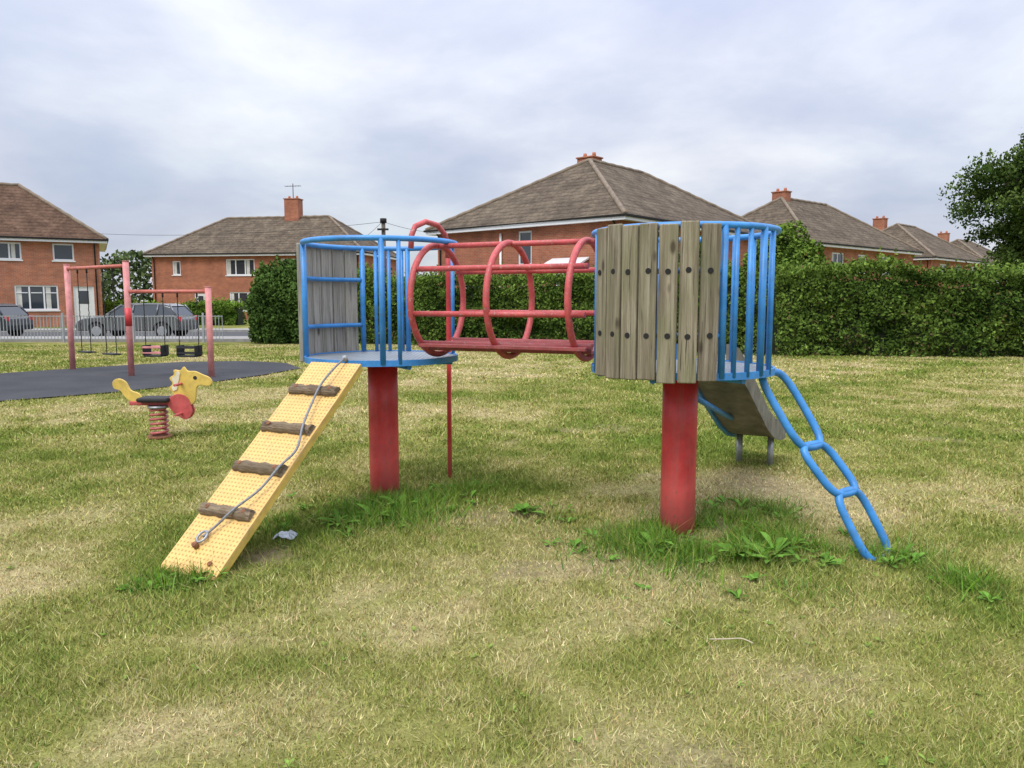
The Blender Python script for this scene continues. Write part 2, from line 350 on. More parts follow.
def tower(tag,C,bars,b0,b1,nb,wmat,stan):
    sweep(tag+'_post',[(C.x,C.y,-.1),(C.x,C.y,.3),(C.x,C.y,.7),(C.x,C.y,ZD-.06)],.112,RED,CF,40)
    disc(tag+'_flange',C,.2,ZD-.066,ZD-.05,RED,32)
    disc(tag+'_deck',C,R-.006,ZD-.03,ZD,GPL)
    for k in range(3):
        a=k*60; sweep(tag+'_bearer_%d'%k,[pol(C,a,R-.03,ZD-.048),pol(C,a+180,R-.03,ZD-.048)],.017+.0007*k,BLUE,CF,8)
    band(tag+'_deck_rim',C,R-.004,R+.010,ZD-.034,ZD+.008,BLUE)
    sweep(tag+'_top_ring',circ(C,R,ZT),.0195,BLUE,CF,12,True)
    for k,a in enumerate(bars):
        sweep(tag+'_bar_%d'%k,[pol(C,a,R,ZD-.02),pol(C,a,R,ZT)],.015,BLUE,CF,10)
    for z in (1.665,1.30): sweep(tag+'_mid_rail',arc(C,R-.005,z,b0-2,b1+2),.017,BLUE,CF,10)
    for a in stan: sweep(tag+'_stanchion',[pol(C,a,R,ZD-.02),pol(C,a,R,ZT)],.021,BLUE,CF,10)
    st=(b1-b0)/nb
    for k in range(nb):
        a=b0+st*(k+.5); wd=2*(R+.035)*math.tan(math.radians(st/2))-random.uniform(.006,.012)
        z0=1.035+random.uniform(-.010,.010); z1=1.935+random.uniform(-.014,.006)
        box(tag+'_board_%d'%k,pol(C,a,R+.040+random.uniform(-.002,.002),(z0+z1)/2),(.034,wd,z1-z0),wmat,CF,Matrix.Rotation(math.radians(a+random.uniform(-1.5,1.5)),3,'Z')@Matrix.Rotation(random.uniform(-.006,.006),3,'X'),.008,3)
        for z in (1.665,1.30):
            p=pol(C,a+random.uniform(-.8,.8),R+.0575,z+random.uniform(-.006,.006)); q=Vector((math.cos(math.radians(a)),math.sin(math.radians(a)),0))
            sweep(tag+'_bolt_hole',[p,p+q*.0025],.0165,BOLT,CF,14)
tower('right',CR,[289,299,323,2,13,24,95,106,190],201,277,7,WOOD,(198,281,311,40,84))
tower('left',CL,[292,22,82,93,104],118,184,6,WOODG,(115,188,280,77))
# tunnel
AX=(CR-CL).normalized(); SIDE=Vector((-AX.y,AX.x,0)); ZC=1.503; RH=.392
def tp(s,deg,r=RH): a=math.radians(deg); return CL+AX*s-SIDE*math.cos(a)*r+Vector((0,0,ZC+math.sin(a)*r))
for s in (.49,1.065,1.63): sweep('tunnel_hoop',[tp(s,i*5) for i in range(72)],.0225,REDF,CF,14,True)
for a in (90,33,147,-14,194): sweep('tunnel_rail',[tp(.47,a,RH-.006),tp(1.1,a,RH-.006),tp(1.74,a,RH-.006)],.0195,REDF,CF,10)
for a in (-52,232): sweep('tunnel_floor_rail',[tp(.47,a,RH-.004),tp(1.1,a,RH-.004),tp(1.74,a,RH-.004)],.024,REDD,CF,10)
rot=Matrix((AX,SIDE,Vector((0,0,1)))).transposed()
for k in range(5):
    w=-.25+.125*k
    box('tunnel_floor_board',CL+AX*1.11+SIDE*w+Vector((0,0,ZC-RH+.05+(.028 if k in(0,4) else 0))),(1.22,.115,.024),REDD,CF,rot,.004)
# sliding pole with hooked top
sweep('sliding_pole',[Vector((-.527,6.41,z)) for z in (-.05,.6,1.2,1.7,1.9)],.019,RED,CF,12)
sweep('pole_arch',[(-.78,6.02,1.9),(-.775,6.03,2.0),(-.75,6.06,2.07),(-.68,6.16,2.115),(-.60,6.28,2.10),(-.545,6.38,2.03),(-.528,6.405,1.93),(-.527,6.41,1.85)],.022,REDF,CF,12)
# ramp
RT=Vector((-1.222,5.32,1.072)); RB=Vector((-1.80,4.10,.0)); U=(RB-RT); LEN=U.length; U.normalize()
RQ=Vector((.905,-.425,0)).normalized(); RQ=(RQ-U*RQ.dot(U)).normalized(); RN=RQ.cross(U).normalized(); RN=RN if RN.z>0 else -RN
def rp(t,w,h): return RT+U*(LEN*t)+RQ*w+RN*h
RM=Matrix((RQ,U,RQ.cross(U))).transposed()
box('ramp_plate',rp(.5,0,-.012),(.425,LEN,.022),YPL,CF,RM,.003)
for w in(-.2,.2): box('ramp_flange',rp(.5,w,-.04),(.02,LEN-.01,.035),YEL,CF,RM,.003)
for k,t_ in enumerate((.165,.365,.56,.755)):
    V=[];F=[];N=9;seg=10;hw=.19
    for i in range(seg+1):
        s=-hw+2*hw*i/seg
        for j in range(N):
            a=math.pi*j/(N-1); rr=.040*(1+.10*math.sin(i*1.7+k*2)+.06*math.sin(i*3.1+j))
            V.append((math.cos(a)*rr,math.sin(a)*rr*1.05,s+.008*math.sin(j*2.3+k)*(1 if i in(0,seg) else 0)))
    for i in range(seg):
        for j in range(N-1): F.append((i*N+j,i*N+j+1,(i+1)*N+j+1,(i+1)*N+j))
        F.append((i*N+N-1,i*N,(i+1)*N,(i+1)*N+N-1))
    F.append(tuple(range(N))[::-1]); F.append(tuple(seg*N+j for j in range(N)))
    me=bpy.data.meshes.new('ramp_rung'); me.from_pydata(V,[],F); me.materials.append(LOG)
    o=link(bpy.data.objects.new('ramp_rung_%d'%k,me),CF); o.location=rp(t_,random.uniform(-.008,.008),0.001)-OFF[CF]
    o.rotation_euler=Matrix((-U,RN,(-U).cross(RN))).transposed().to_euler()
    for w in(-.14,.14): sweep('rung_bolt',[rp(t_,w,.036),rp(t_,w,.047)],.014,RUST,CF,8)
def smooth(pts,n=6):
    P=[Vector(p) for p in pts]; P=[P[0]]+P+[P[-1]]; out=[]
    for i in range(1,len(P)-2):
        for k in range(n):
            u=k/n; a,b,c,d=P[i-1],P[i],P[i+1],P[i+2]
            out.append(.5*((2*b)+(c-a)*u+(2*a-5*b+4*c-d)*u*u+(3*b-a-3*c+d)*u**3))
    out.append(P[-2]); return out
ROPE=plain('grey_steel_cored_rope',(.22,.23,.245),.6,.35,60,.3)
sweep('climbing_rope',smooth([rp(-.02,.085,.03),rp(.08,.078,.055),rp(.165,.07,.055),rp(.25,.09,.045),rp(.365,.15,.055),rp(.47,.204,.035),rp(.56,.19,.055),rp(.66,.145,.04),rp(.755,.08,.055),rp(.82,.01,.03),rp(.865,-.04,.02)]),.0075,ROPE,CF,8)
sweep('rope_eye',[rp(.865+.022*math.cos(a*.5236),-.045+.03*math.sin(a*.5236),.02) for a in range(12)],.008,STEEL,CF,8,True)
sweep('rope_anchor',[rp(.9,-.05,.0),rp(.9,-.05,.035)],.016,RUST,CF,10)
sweep('rust_bolt',[rp(.95,.12,.0),rp(.95,.12,.012)],.014,RUST,CF,10)
sweep('rope_top_clamp',[rp(-.01,.085,.0),rp(-.01,.085,.045)],.014,STEEL,CF,10)
# loop ladder on the right
J=[Vector((1.60,4.74,1.05)),Vector((1.82,4.60,.625)),Vector((2.0,4.50,.36)),Vector((2.17,4.40,-.01))]
wv=Vector((.80,.60,0))*.135
for k in range(3):
    a,b=J[k],J[k+1]; m_=(a+b)/2; hl=(b-a)/2*1.04; pts=[]
    for i in range(48):
        th_=2*math.pi*i/48; cs,sn=math.cos(th_),math.sin(th_)
        e=.55; pts.append(m_+hl*(abs(cs)**e*(1 if cs>0 else -1))+wv*(abs(sn)**e*(1 if sn>0 else -1)))
    sweep('loop_rung_%d'%k,pts,.0235,BLUE,CF,12,True)
# slide going away to the back right
SU=Vector((.50,.866,0)); SQ=Vector((.866,-.50,0)); SO=CR+SU*(R-.02)-SQ*.04
prof=[(0,1.07),(.25,1.03),(.6,.86),(1.0,.64),(1.35,.45),(1.65,.33),(1.95,.27),(2.15,.26)]
def strip(name,w0,w1,h0,h1,mat):
    V=[];F=[]
    for s,z in prof:
        p=SO+SU*s
        for w,h in((w0,h0),(w1,h0),(w1,h1),(w0,h1)): V.append(p+SQ*w+Vector((0,0,z+h)))
    n=len(prof)
    for i in range(n-1):
        for k in range(4): F.append((i*4+k,(i+1)*4+k,(i+1)*4+(k+1)%4,i*4+(k+1)%4))
    F+= [(0,1,2,3),(4*n-1,4*n-2,4*n-3,4*n-4)]
    return recalc(mesh(name,V,F,mat,CF))
UW=plain('slide_underside_metal',(.19,.175,.145),.75,.4,7,.1)
strip('slide_base',-.185,.185,-.03,-.004,UW); strip('slide_bed',-.184,.184,-.003,.003,STEEL)
strip('slide_side_a',-.215,-.186,-.06,.13,BLUE); strip('slide_side_b',.186,.215,-.05,.13,UW)
for w in(-.14,.14):
    p=SO+SU*1.85+SQ*w; sweep('slide_leg',[(p.x,p.y,-.05),(p.x,p.y,.265)],.028,STEEL,CF,10)
sweep('slide_brace',[pol(CR,60,.12,.90),SO+SU*1.2+SQ*-.06+Vector((0,0,.50))],.022,BLUE,CF,8)
# ---------------------------------------------------------------- spring rider
SR=empty('spring_rider',(-3.86,8.33,0)); o=Vector((-3.86,8.33,0))
sweep('spring_coil',[o+Vector((.085*math.cos(i*.5),.085*math.sin(i*.5),.03+.30*i/75)) for i in range(76)],.014,paint('spring_red',(.45,.10,.09),(.3,.2,.18)),SR,8)
sweep('spring_base',[o+Vector((0,0,0)),o+Vector((0,0,.03))],.13,RUST,SR,24)
sweep('spring_top_plate',[o+Vector((0,0,.335)),o+Vector((0,0,.36))],.11,STEEL,SR,24)
box('seat',o+Vector((-.02,0,.43)),(.34,.24,.05),BLACK,SR,None,.022,3)
box('seat_support',o+Vector((0,0,.385)),(.62,.05,.045),REDF,SR,None,.01)
def sm2(P,n=4):
    q=smooth([(a,b,0) for a,b in P]+[(P[0][0],P[0][1],0)],n); return [(v.x,v.y) for v in q[:-1]]
head=[(.20,.40),(.17,.50),(.13,.55),(.17,.60),(.14,.66),(.19,.70),(.19,.75),(.26,.745),(.30,.785),(.34,.74),(.42,.735),(.50,.70),(.575,.665),(.60,.61),(.56,.575),(.48,.585),(.43,.56),(.42,.48),(.40,.40),(.32,.345),(.24,.35)]
prism('horse_head_panel',sm2(head),YEL,SR,o,(1,0,0),(0,0,1),.03,.005)
for s in(-1,1):
    prism('chest_panel',sm2([(.12,.36),(.14,.45),(.24,.49),(.33,.45),(.37,.36),(.38,.28),(.31,.21),(.2,.27)]),REDF,SR,o+Vector((0,s*.03,0)),(1,0,0),(0,0,1),.024,.004)
    prism('mane',sm2([(.18,.52),(.165,.56),(.19,.60),(.17,.66),(.21,.69),(.22,.73),(.26,.72),(.25,.66),(.235,.6),(.22,.54)]),bpy.data.materials.get('cream_paint') or paint('cream_paint',(.75,.68,.5)),SR,o+Vector((0,s*.020,0)),(1,0,0),(0,0,1),.008)
    sweep('eye',[o+Vector((.42,s*.014,.665)),o+Vector((.42,s*.021,.665))],.02,BLACK,SR,14)
prism('tail_panel',sm2([(-.16,.42),(-.26,.40),(-.34,.44),(-.40,.52),(-.47,.55),(-.48,.62),(-.42,.655),(-.34,.62),(-.29,.53),(-.2,.49)]),YEL,SR,o,(1,0,0),(0,0,1),.03,.005)
sweep('handle_bar',[o+Vector((.27,-.19,.60)),o+Vector((.27,.19,.60))],.014,REDF,SR,10)
sweep('foot_bar',[o+Vector((.27,-.2,.28)),o+Vector((.27,.2,.28))],.014,REDF,SR,10)
# ---------------------------------------------------------------- swings
def swing(a,b,h,seats,kind,first=True):
    a=Vector(a);b=Vector(b); e=empty('swing_set',((a+b)/2)[:]); 
    dd=(b-a).normalized(); q=Vector((-dd.y,dd.x,0))
    for p in((a,b) if first else (b,)):
        sweep('post',[p+Vector((0,0,-.05)),p+Vector((0,0,h+.05))],.058,PINK,e,16)
        sweep('post_cap',[p+Vector((0,0,h+.05)),p+Vector((0,0,h+.065))],.064,PINK,e,16)
    if first: sweep('post_sleeve',[b+Vector((0,0,1.0)),b+Vector((0,0,1.35))],.063,RED,e,16)
    sweep('top_beam',[a+dd*.05+Vector((0,0,h-.03)),b+Vector((0,0,h-.03))],.036,ORANGE,e,12)
    for f in seats:
        c=a.lerp(b,f); zs=.42 if kind=='flat' else .5
        for s in(-1,1):
            t0=c+dd*.2*s; n=26; L0=h-.06-zs
            sweep('hanger',[t0+Vector((0,0,h-.06)),t0+Vector((0,0,h-.14))],.018,BOLT,e,6)
            pts=[t0+Vector((.004*math.sin(i*3),.004*math.cos(i*3),h-.12-(L0-.06)*i/n)) for i in range(n+1)]
            sweep('chain',pts,.009,BOLT,e,5)
        if kind=='flat': box('seat',c+Vector((0,0,zs)),(.44,.18,.03),BLACK,e,Matrix.Rotation(math.atan2(dd.y,dd.x),3,'Z'),.01)
        else:
            r=Matrix.Rotation(math.atan2(dd.y,dd.x),3,'Z'); mt=PINK if f<.4 else BLACK
            box('cradle_base',c+Vector((0,0,zs-.08)),(.36,.26,.03),BLACK,e,r,.01)
            for s in(-1,1):
                box('cradle_side',c+dd*.185*s+Vector((0,0,zs+.03)),(.02,.28,.2),BLACK,e,r,.008)
                box('cradle_bar',c+q*.14*s+Vector((0,0,zs+.09)),(.38,.02,.04),mt,e,r,.008)
                box('cradle_bar',c+q*.141*s+Vector((0,0,zs-.02)),(.38,.02,.03),mt,e,r,.006)
    return e
swing((-9.50,16.6,0),(-7.52,15.15,0),2.2,(.27,.7),'flat')
swing((-7.52,15.15,0),(-5.86,14.95,0),1.70,(.32,.74),'cradle',False)
# ---------------------------------------------------------------- fence
BH=empty('metal_railing_fence',(-20,27.5,0)); V=[];F=[]
def addbox(V,F,c,s):
    k=len(V); cx,cy,cz=c; a,b,h=s[0]/2,s[1]/2,s[2]/2
    for z in(-h,h):
        for x_,y_ in((-a,-b),(a,-b),(a,b),(-a,b)): V.append((cx+x_,cy+y_,cz+z))
    for f in((3,2,1,0),(4,5,6,7),(0,1,5,4),(1,2,6,5),(2,3,7,6),(3,0,4,7)): F.append(tuple(k+i for i in f))
FG=plain('fence_grey_paint',(.30,.315,.33),.5,.15,2)
xx=-36.0
while xx<-10.3:
    addbox(V,F,(xx,27.5,.52),(.02,.02,.9)); xx+=.12
mesh('bars',V,F,FG,BH); V=[];F=[]
for z in(.13,.94): addbox(V,F,(-23.15,27.5,z),(25.7,.036,.03))
xx=-36.0
while xx<-10.2: addbox(V,F,(xx,27.5,.53),(.06,.062,1.06)); xx+=2.5
mesh('rails_and_posts',V,F,FG,BH)
# ---------------------------------------------------------------- houses
def brickmat(name,c1,c2,mort):
    m=NT(name); tc=m.n('ShaderNodeTexCoord'); sp_=m.n('ShaderNodeSeparateXYZ'); m.l(tc.outputs['Object'],sp_.inputs[0])
    ad=m.n('ShaderNodeMath',operation='ADD'); m.l(sp_.outputs[0],ad.inputs[0]); m.l(sp_.outputs[1],ad.inputs[1])
    cb=m.n('ShaderNodeCombineXYZ'); m.l(ad.outputs[0],cb.inputs[0]); m.l(sp_.outputs[2],cb.inputs[1])
    br=m.n('ShaderNodeTexBrick'); br.inputs['Scale'].default_value=1; br.inputs['Brick Width'].default_value=.225; br.inputs['Row Height'].default_value=.075
    br.inputs['Mortar Size'].default_value=.008; br.inputs['Color1'].default_value=(*c1,1); br.inputs['Color2'].default_value=(*c2,1); br.inputs['Mortar'].default_value=(*mort,1)
    m.l(cb.outputs[0],br.inputs['Vector']); n=m.noise(m.coord(),1.3,6,.65); n3=m.noise(m.coord((.4,.4,3)),1.5,5,.65)
    col=m.mix(1.0,br.outputs[0],m.ramp(n,[(.3,.72),(.7,1.2)]),'MULTIPLY'); col=m.mix(1.0,col,m.ramp(n3,[(.3,.84),(.7,1.1)]),'MULTIPLY')
    m.base(col); m.rough(.9); return m.m
BRICK=brickmat('red_brick',(.44,.135,.06),(.33,.095,.046),(.34,.24,.17))
BRICK2=brickmat('orange_brick',(.47,.16,.075),(.37,.12,.06),(.36,.26,.2))
def roofmat(name,a,b,c):
    m=NT(name); v=m.coord(); n=m.noise(v,.9,7,.7); n2=m.noise(v,5,5,.8); n4=m.noise(m.coord((1,1,.25)),2.2,5,.7)
    w=m.n('ShaderNodeTexWave',wave_type='BANDS',bands_direction='Z',wave_profile='SAW'); w.inputs['Scale'].default_value=1.55; m.l(v,w.inputs['Vector'])
    col=m.ramp(n,[(.3,a),(.5,b),(.72,c)]); col=m.mix(1.0,col,m.ramp(n2,[(.3,.55),(.7,1.35)]),'MULTIPLY')
    col=m.mix(1.0,col,m.ramp(n4,[(.35,.75),(.65,1.15)]),'MULTIPLY')
    col=m.mix(1.0,col,m.ramp(w.outputs['Fac'],[(0,.5),(.25,1),(1,1.1)]),'MULTIPLY')
    m.base(col); m.rough(.95); m.b.inputs['Specular IOR Level'].default_value=.15; m.bump(w.outputs['Fac'],.6,.04); return m.m
ROOFG=roofmat('weathered_tiles',(.080,.062,.045),(.132,.103,.074),(.195,.157,.11))
ROOFR=roofmat('red_brown_tiles',(.075,.045,.031),(.12,.072,.048),(.17,.105,.07))
RIDGE=plain('ridge_tile',(.20,.155,.11),.9,.3,3)
m=NT('window_glass'); m.b.inputs['Base Color'].default_value=(.03,.04,.05,1); m.rough(.06); m.b.inputs['Specular IOR Level'].default_value=.9; GLASS=m.m
CURT=plain('net_curtain',(.55,.54,.5),.9,.2,3)
def house(loc,ang,Wd,D,He,Hr,brick,roof,wins,chims,doorcol=None):
    H=empty('brick_house',(loc[0],loc[1],0),math.radians(ang),False)
    def fm(face):
        return {'front':lambda u,d,z:(u,d,z),'left':lambda u,d,z:(d,D-u,z),'right':lambda u,d,z:(Wd-d,u,z),'back':lambda u,d,z:(Wd-u,D-d,z)}[face]
    V=[];F=[];GV=[];GF=[];FV=[];FF=[];CV=[];CFc=[];DV=[];DF=[]
    def obox(V,F,f,u0,u1,d0,d1,z0,z1):
        k=len(V)
        for z in(z0,z1):
            for u,d in((u0,d0),(u1,d0),(u1,d1),(u0,d1)): V.append(f(u,d,z))
        for g in((3,2,1,0),(4,5,6,7),(0,1,5,4),(1,2,6,5),(2,3,7,6),(3,0,4,7)): F.append(tuple(k+i for i in g))
    for face in('front','left','right','back'):
        f=fm(face); LW=Wd if face in('front','back') else D
        ops=[w for w in wins if w[0]==face]; us=sorted(set([0,LW]+[w[1] for w in ops]+[w[1]+w[3] for w in ops])); zs=sorted(set([-.3,He]+[w[2] for w in ops]+[w[2]+w[4] for w in ops]))
        for i in range(len(us)-1):
            for j in range(len(zs)-1):
                uc=(us[i]+us[i+1])/2; zc_=(zs[j]+zs[j+1])/2
                if any(w[1]<uc<w[1]+w[3] and w[2]<zc_<w[2]+w[4] for w in ops): continue
                k=len(V); V+=[f(us[i],0,zs[j]),f(us[i+1],0,zs[j]),f(us[i+1],0,zs[j+1]),f(us[i],0,zs[j+1])]; F.append((k,k+1,k+2,k+3))
        for w in ops:
            _,u,z,ww,hh,kind=w; dp=.12
            for (a,b) in(((u,z),(u+ww,z)),((u+ww,z),(u+ww,z+hh)),((u+ww,z+hh),(u,z+hh)),((u,z+hh),(u,z))):
                k=len(V); V+=[f(a[0],0,a[1]),f(a[0],dp,a[1]),f(b[0],dp,b[1]),f(b[0],0,b[1])]; F.append((k,k+1,k+2,k+3))
            if kind=='door':
                obox(DV,DF,f,u+.07,u+ww-.07,.07,.12,z,z+hh-.06)
                obox(GV,GF,f,u+.28,u+ww-.28,.06,.069,z+1.3,z+hh-.25)
                for a,b in((u,u+.07),(u+ww-.07,u+ww)): obox(FV,FF,f,a,b,.04,.12,z,z+hh)
                obox(FV,FF,f,u+.07,u+ww-.07,.04,.12,z+hh-.06,z+hh); continue
            k=len(GV); GV+=[f(u,.09,z),f(u+ww,.09,z),f(u+ww,.09,z+hh),f(u,.09,z+hh)]; GF.append((k,k+1,k+2,k+3))
            for a,b in((u,u+.08),(u+ww-.08,u+ww)): obox(FV,FF,f,a,b,.045,.088,z,z+hh)
            for a,b in((z,z+.08),(z+hh-.08,z+hh)): obox(FV,FF,f,u+.08,u+ww-.08,.045,.088,a,b)
            nm=max(1,round(ww/.75))
            for i in range(1,nm):
                x_=u+ww*i/nm; obox(FV,FF,f,x_-.04,x_+.04,.047,.087,z+.08,z+hh-.08)
            if kind=='t':
                for i in range(nm):
                    obox(FV,FF,f,u+ww*i/nm+.08,u+ww*(i+1)/nm-.08,.05,.086,z+hh*.68,z+hh*.68+.05)
            for i in range(nm):
                if (i+int(u*10))%2==0:
                    obox(CV,CFc,f,u+ww*i/nm+.09,u+ww*i/nm+.09+ww/nm*.34,.08,.085,z+.08,z+hh-.08)
            obox(FV,FF,f,u-.06,u+ww+.06,-.06,.04,z-.07,z-.002)
    mesh('walls',V,F,brick,H); 
    if GV: mesh('window_glass',GV,GF,GLASS,H); mesh('window_frames',FV,FF,WHITE,H)
    if CV: mesh('curtains',CV,CFc,CURT,H)
    if DV: mesh('door',DV,DF,doorcol or BLACK,H)
    o=.42; zt=He-.02
    if Wd>=D: r0=(D/2,D/2);r1=(Wd-D/2,D/2)
    else: r0=(Wd/2,Wd/2);r1=(Wd/2,D-Wd/2)
    A=[(-o,-o,zt),(Wd+o,-o,zt),(Wd+o,D+o,zt),(-o,D+o,zt),(*r0,Hr),(*r1,Hr)]
    Fr=[(0,1,5,4),(1,2,5),(2,3,4,5),(3,0,4)] if Wd>=D else [(0,1,4),(1,2,5,4),(2,3,5),(3,0,4,5)]
    mesh('roof',A,Fr,roof,H)
    V=[];F=[]
    for x0,y0,x1,y1 in((-o,-o,Wd+o,-o+.03),(-o,D+o-.03,Wd+o,D+o),(-o,-o+.03,-o+.03,D+o-.03),(Wd+o-.03,-o+.03,Wd+o,D+o-.03)):
        addbox(V,F,((x0+x1)/2,(y0+y1)/2,zt-.11),(x1-x0,y1-y0,.2))
    k=len(V); V+=[(-o+.03,-o+.03,zt-.19),(Wd+o-.03,-o+.03,zt-.19),(Wd+o-.03,D+o-.03,zt-.19),(-o+.03,D+o-.03,zt-.19)]; F.append((k+3,k+2,k+1,k))
    mesh('fascia_and_soffit',V,F,WHITE,H)
    g=-o-.05
    sweep('gutter',[(g,g,zt-.03),(Wd+o+.05,g,zt-.03),(Wd+o+.05,D+o+.05,zt-.03),(g,D+o+.05,zt-.03)],.06,BOLT,H,6,True)
    sweep('downpipe',[(.25,-.08,0),(.25,-.08,zt-.4),(.25,-.4,zt-.1)],.04,BOLT,H,8); sweep('downpipe',[(Wd-.25,-.08,0),(Wd-.25,-.08,zt-.4),(Wd-.25,-.4,zt-.1)],.04,BOLT,H,8)
    prs=[(A[4],A[5])]
    if Wd>=D: prs+=[(A[0],A[4]),(A[3],A[4]),(A[1],A[5]),(A[2],A[5])]
    else: prs+=[(A[0],A[4]),(A[1],A[4]),(A[2],A[5]),(A[3],A[5])]
    for a,b in prs:
        a=Vector(a);b=Vector(b); n=max(2,int((b-a).length/.4)); sweep('ridge_tiles',[a.lerp(b,i/n)+Vector((0,0,.025*(i%2))) for i in range(n+1)],.11,RIDGE,H,8)
    TER=bpy.data.materials.get('terracotta') or plain('terracotta',(.4,.14,.07),.8)
    for (cx_,cy_,cw,cd,top) in chims:
        box('chimney',(cx_,cy_,(Hr-1.5+top)/2),(cw,cd,top-Hr+1.5),brick,H); box('chimney_cap',(cx_,cy_,top+.04),(cw+.12,cd+.12,.08),brick,H,None,.02)
        for s in(-.28,.28):
            sweep('chimney_pot',[(cx_+cw*s,cy_,top+.08),(cx_+cw*s,cy_,top+.3)],.11,TER,H,12,r2=.09)
    return H
CREAM=plain('white_door',(.7,.7,.68),.4,.06)
house((-38.45,37.4),28.4,16.5,8,5.0,8.3,BRICK2,ROOFR,[('front',11.5,3.75,1.15,.95,'w'),('front',14.15,3.75,1.05,.95,'w'),('front',12.2,.95,2.1,1.4,'t'),('front',15.05,.0,1.05,2.3,'door'),('front',8,3.6,1.5,1.1,'w'),('front',8,.95,2,1.4,'t')],[(8.2,4,1.2,.7,9.6)],doorcol=CREAM)
HB=house((-28.7,62),-9.7,17.5,8.5,5.15,8.3,BRICK,ROOFG,[('front',6.4,3.45,2.4,1.25,'w'),('front',6.6,.7,2.3,1.45,'w'),('front',1.8,3.5,.7,1.1,'w'),('front',11.0,3.45,1.5,1.25,'w'),('front',11.0,.7,2,1.4,'w'),('front',15,3.5,1.3,1.2,'w'),('front',3.6,0,1,2.1,'door')],[(10.2,4.2,1.2,.9,9.7)],doorcol=CREAM)
sweep('tv_aerial',[(10.2,4.2,9.7),(10.2,4.2,11)],.03,BOLT,HB,6); sweep('tv_aerial_boom',[(9.5,4.2,10.8),(10.9,4.2,10.8)],.02,BOLT,HB,6)
for k in range(6): sweep('tv_aerial_rod',[(9.6+k*.24,3.95,10.8),(9.6+k*.24,4.45,10.8)],.012,BOLT,HB,5)
HC=house((-3.75,39.4),-40.5,10.9,16,5.0,8.55,BRICK,ROOFG,[('front',5.3,3.1,.8,1.55,'w'),('front',1.6,1.0,1.4,1.3,'w'),('right',2.5,3.4,1.5,1.2,'w'),('right',7,3.4,1.5,1.2,'w')],[(4.85,6.3,1.0,.8,8.8)])
sweep('waste_pipe',[(4.3,-.08,0),(4.3,-.08,4.6)],.06,WHITE,HC,8)
V=[];F=[]
def slab(P,tk):
    k=len(V); V.extend(P); V.extend([(a,b,c-tk) for a,b,c in P]); F.extend([(k,k+1,k+2,k+3),(k+7,k+6,k+5,k+4),(k,k+4,k+5,k+1),(k+1,k+5,k+6,k+2),(k+2,k+6,k+7,k+3),(k+3,k+7,k+4,k)])
slab([(7.3,-2.2,2.45),(9.3,-2.2,2.45),(9.3,-.02,3.35),(7.3,-.02,3.35)],.08)
for xx in(7.35,8.3,9.2): addbox(V,F,(xx,-2.1,1.18),(.1,.1,2.36))
addbox(V,F,(8.3,-2.1,.4),(1.8,.06,.8))
recalc(mesh('lean_to_porch',V,F,WHITE,HC))
house((11.95,53.8),-49.5,9,15,5.0,8.4,BRICK,ROOFG,[('right',3,3.3,1.6,1.2,'w'),('right',6.5,3.3,1.2,1.2,'w'),('right',10,3.3,1.6,1.2,'w'),('right',3,.8,1.8,1.3,'w')],[(4.3,4.8,1.0,.7,8.8)])
house((27.8,69.6),-47,9,13,5.0,8.2,BRICK,ROOFG,[('right',2,3.3,1.6,1.2,'w'),('right',6,3.3,1.2,1.2,'w'),('right',9.5,3.3,1.6,1.2,'w')],[(3.2,4.0,1.0,.7,8.7)])
house((42.6,86.0),-47,9,13,5.0,8.1,BRICK2,ROOFG,[('right',2,3.3,1.6,1.2,'w'),('right',6,3.3,1.2,1.2,'w'),('right',9.5,3.3,1.6,1.2,'w')],[(3.2,4.0,1.0,.7,8.8)])
# ---------------------------------------------------------------- foliage
def leaves(name,P,size,cols,parent=None):
    n=len(P); a=rng.normal(size=(n,3)); a/=np.linalg.norm(a,axis=1)[:,None]; b=np.cross(a,rng.normal(size=(n,3))); b/=np.linalg.norm(b,axis=1)[:,None]
    s=(size*rng.uniform(.6,1.4,n))[:,None]; V=np.stack([P-a*s,P+b*s*.55,P+a*s,P-b*s*.55],1)
    return mesh(name,V.reshape(-1,3),np.arange(4*n).reshape(-1,4),LEAF,parent,False,np.repeat(np.clip(cols,.004,.6),4,0))
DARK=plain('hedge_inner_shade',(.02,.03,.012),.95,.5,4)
def pathpt(P,u):
    P=np.array(P,float); sg=np.linalg.norm(np.diff(P,axis=0),axis=1); cs=np.concatenate([[0],np.cumsum(sg)]); L_=cs[-1]; s=u*L_
    k=np.clip(np.searchsorted(cs,s,side='right')-1,0,len(sg)-1); f=(s-cs[k])/sg[k]; dr=(P[k+1]-P[k])/sg[k][:,None]
    return P[k]+(P[k+1]-P[k])*f[:,None],dr,L_
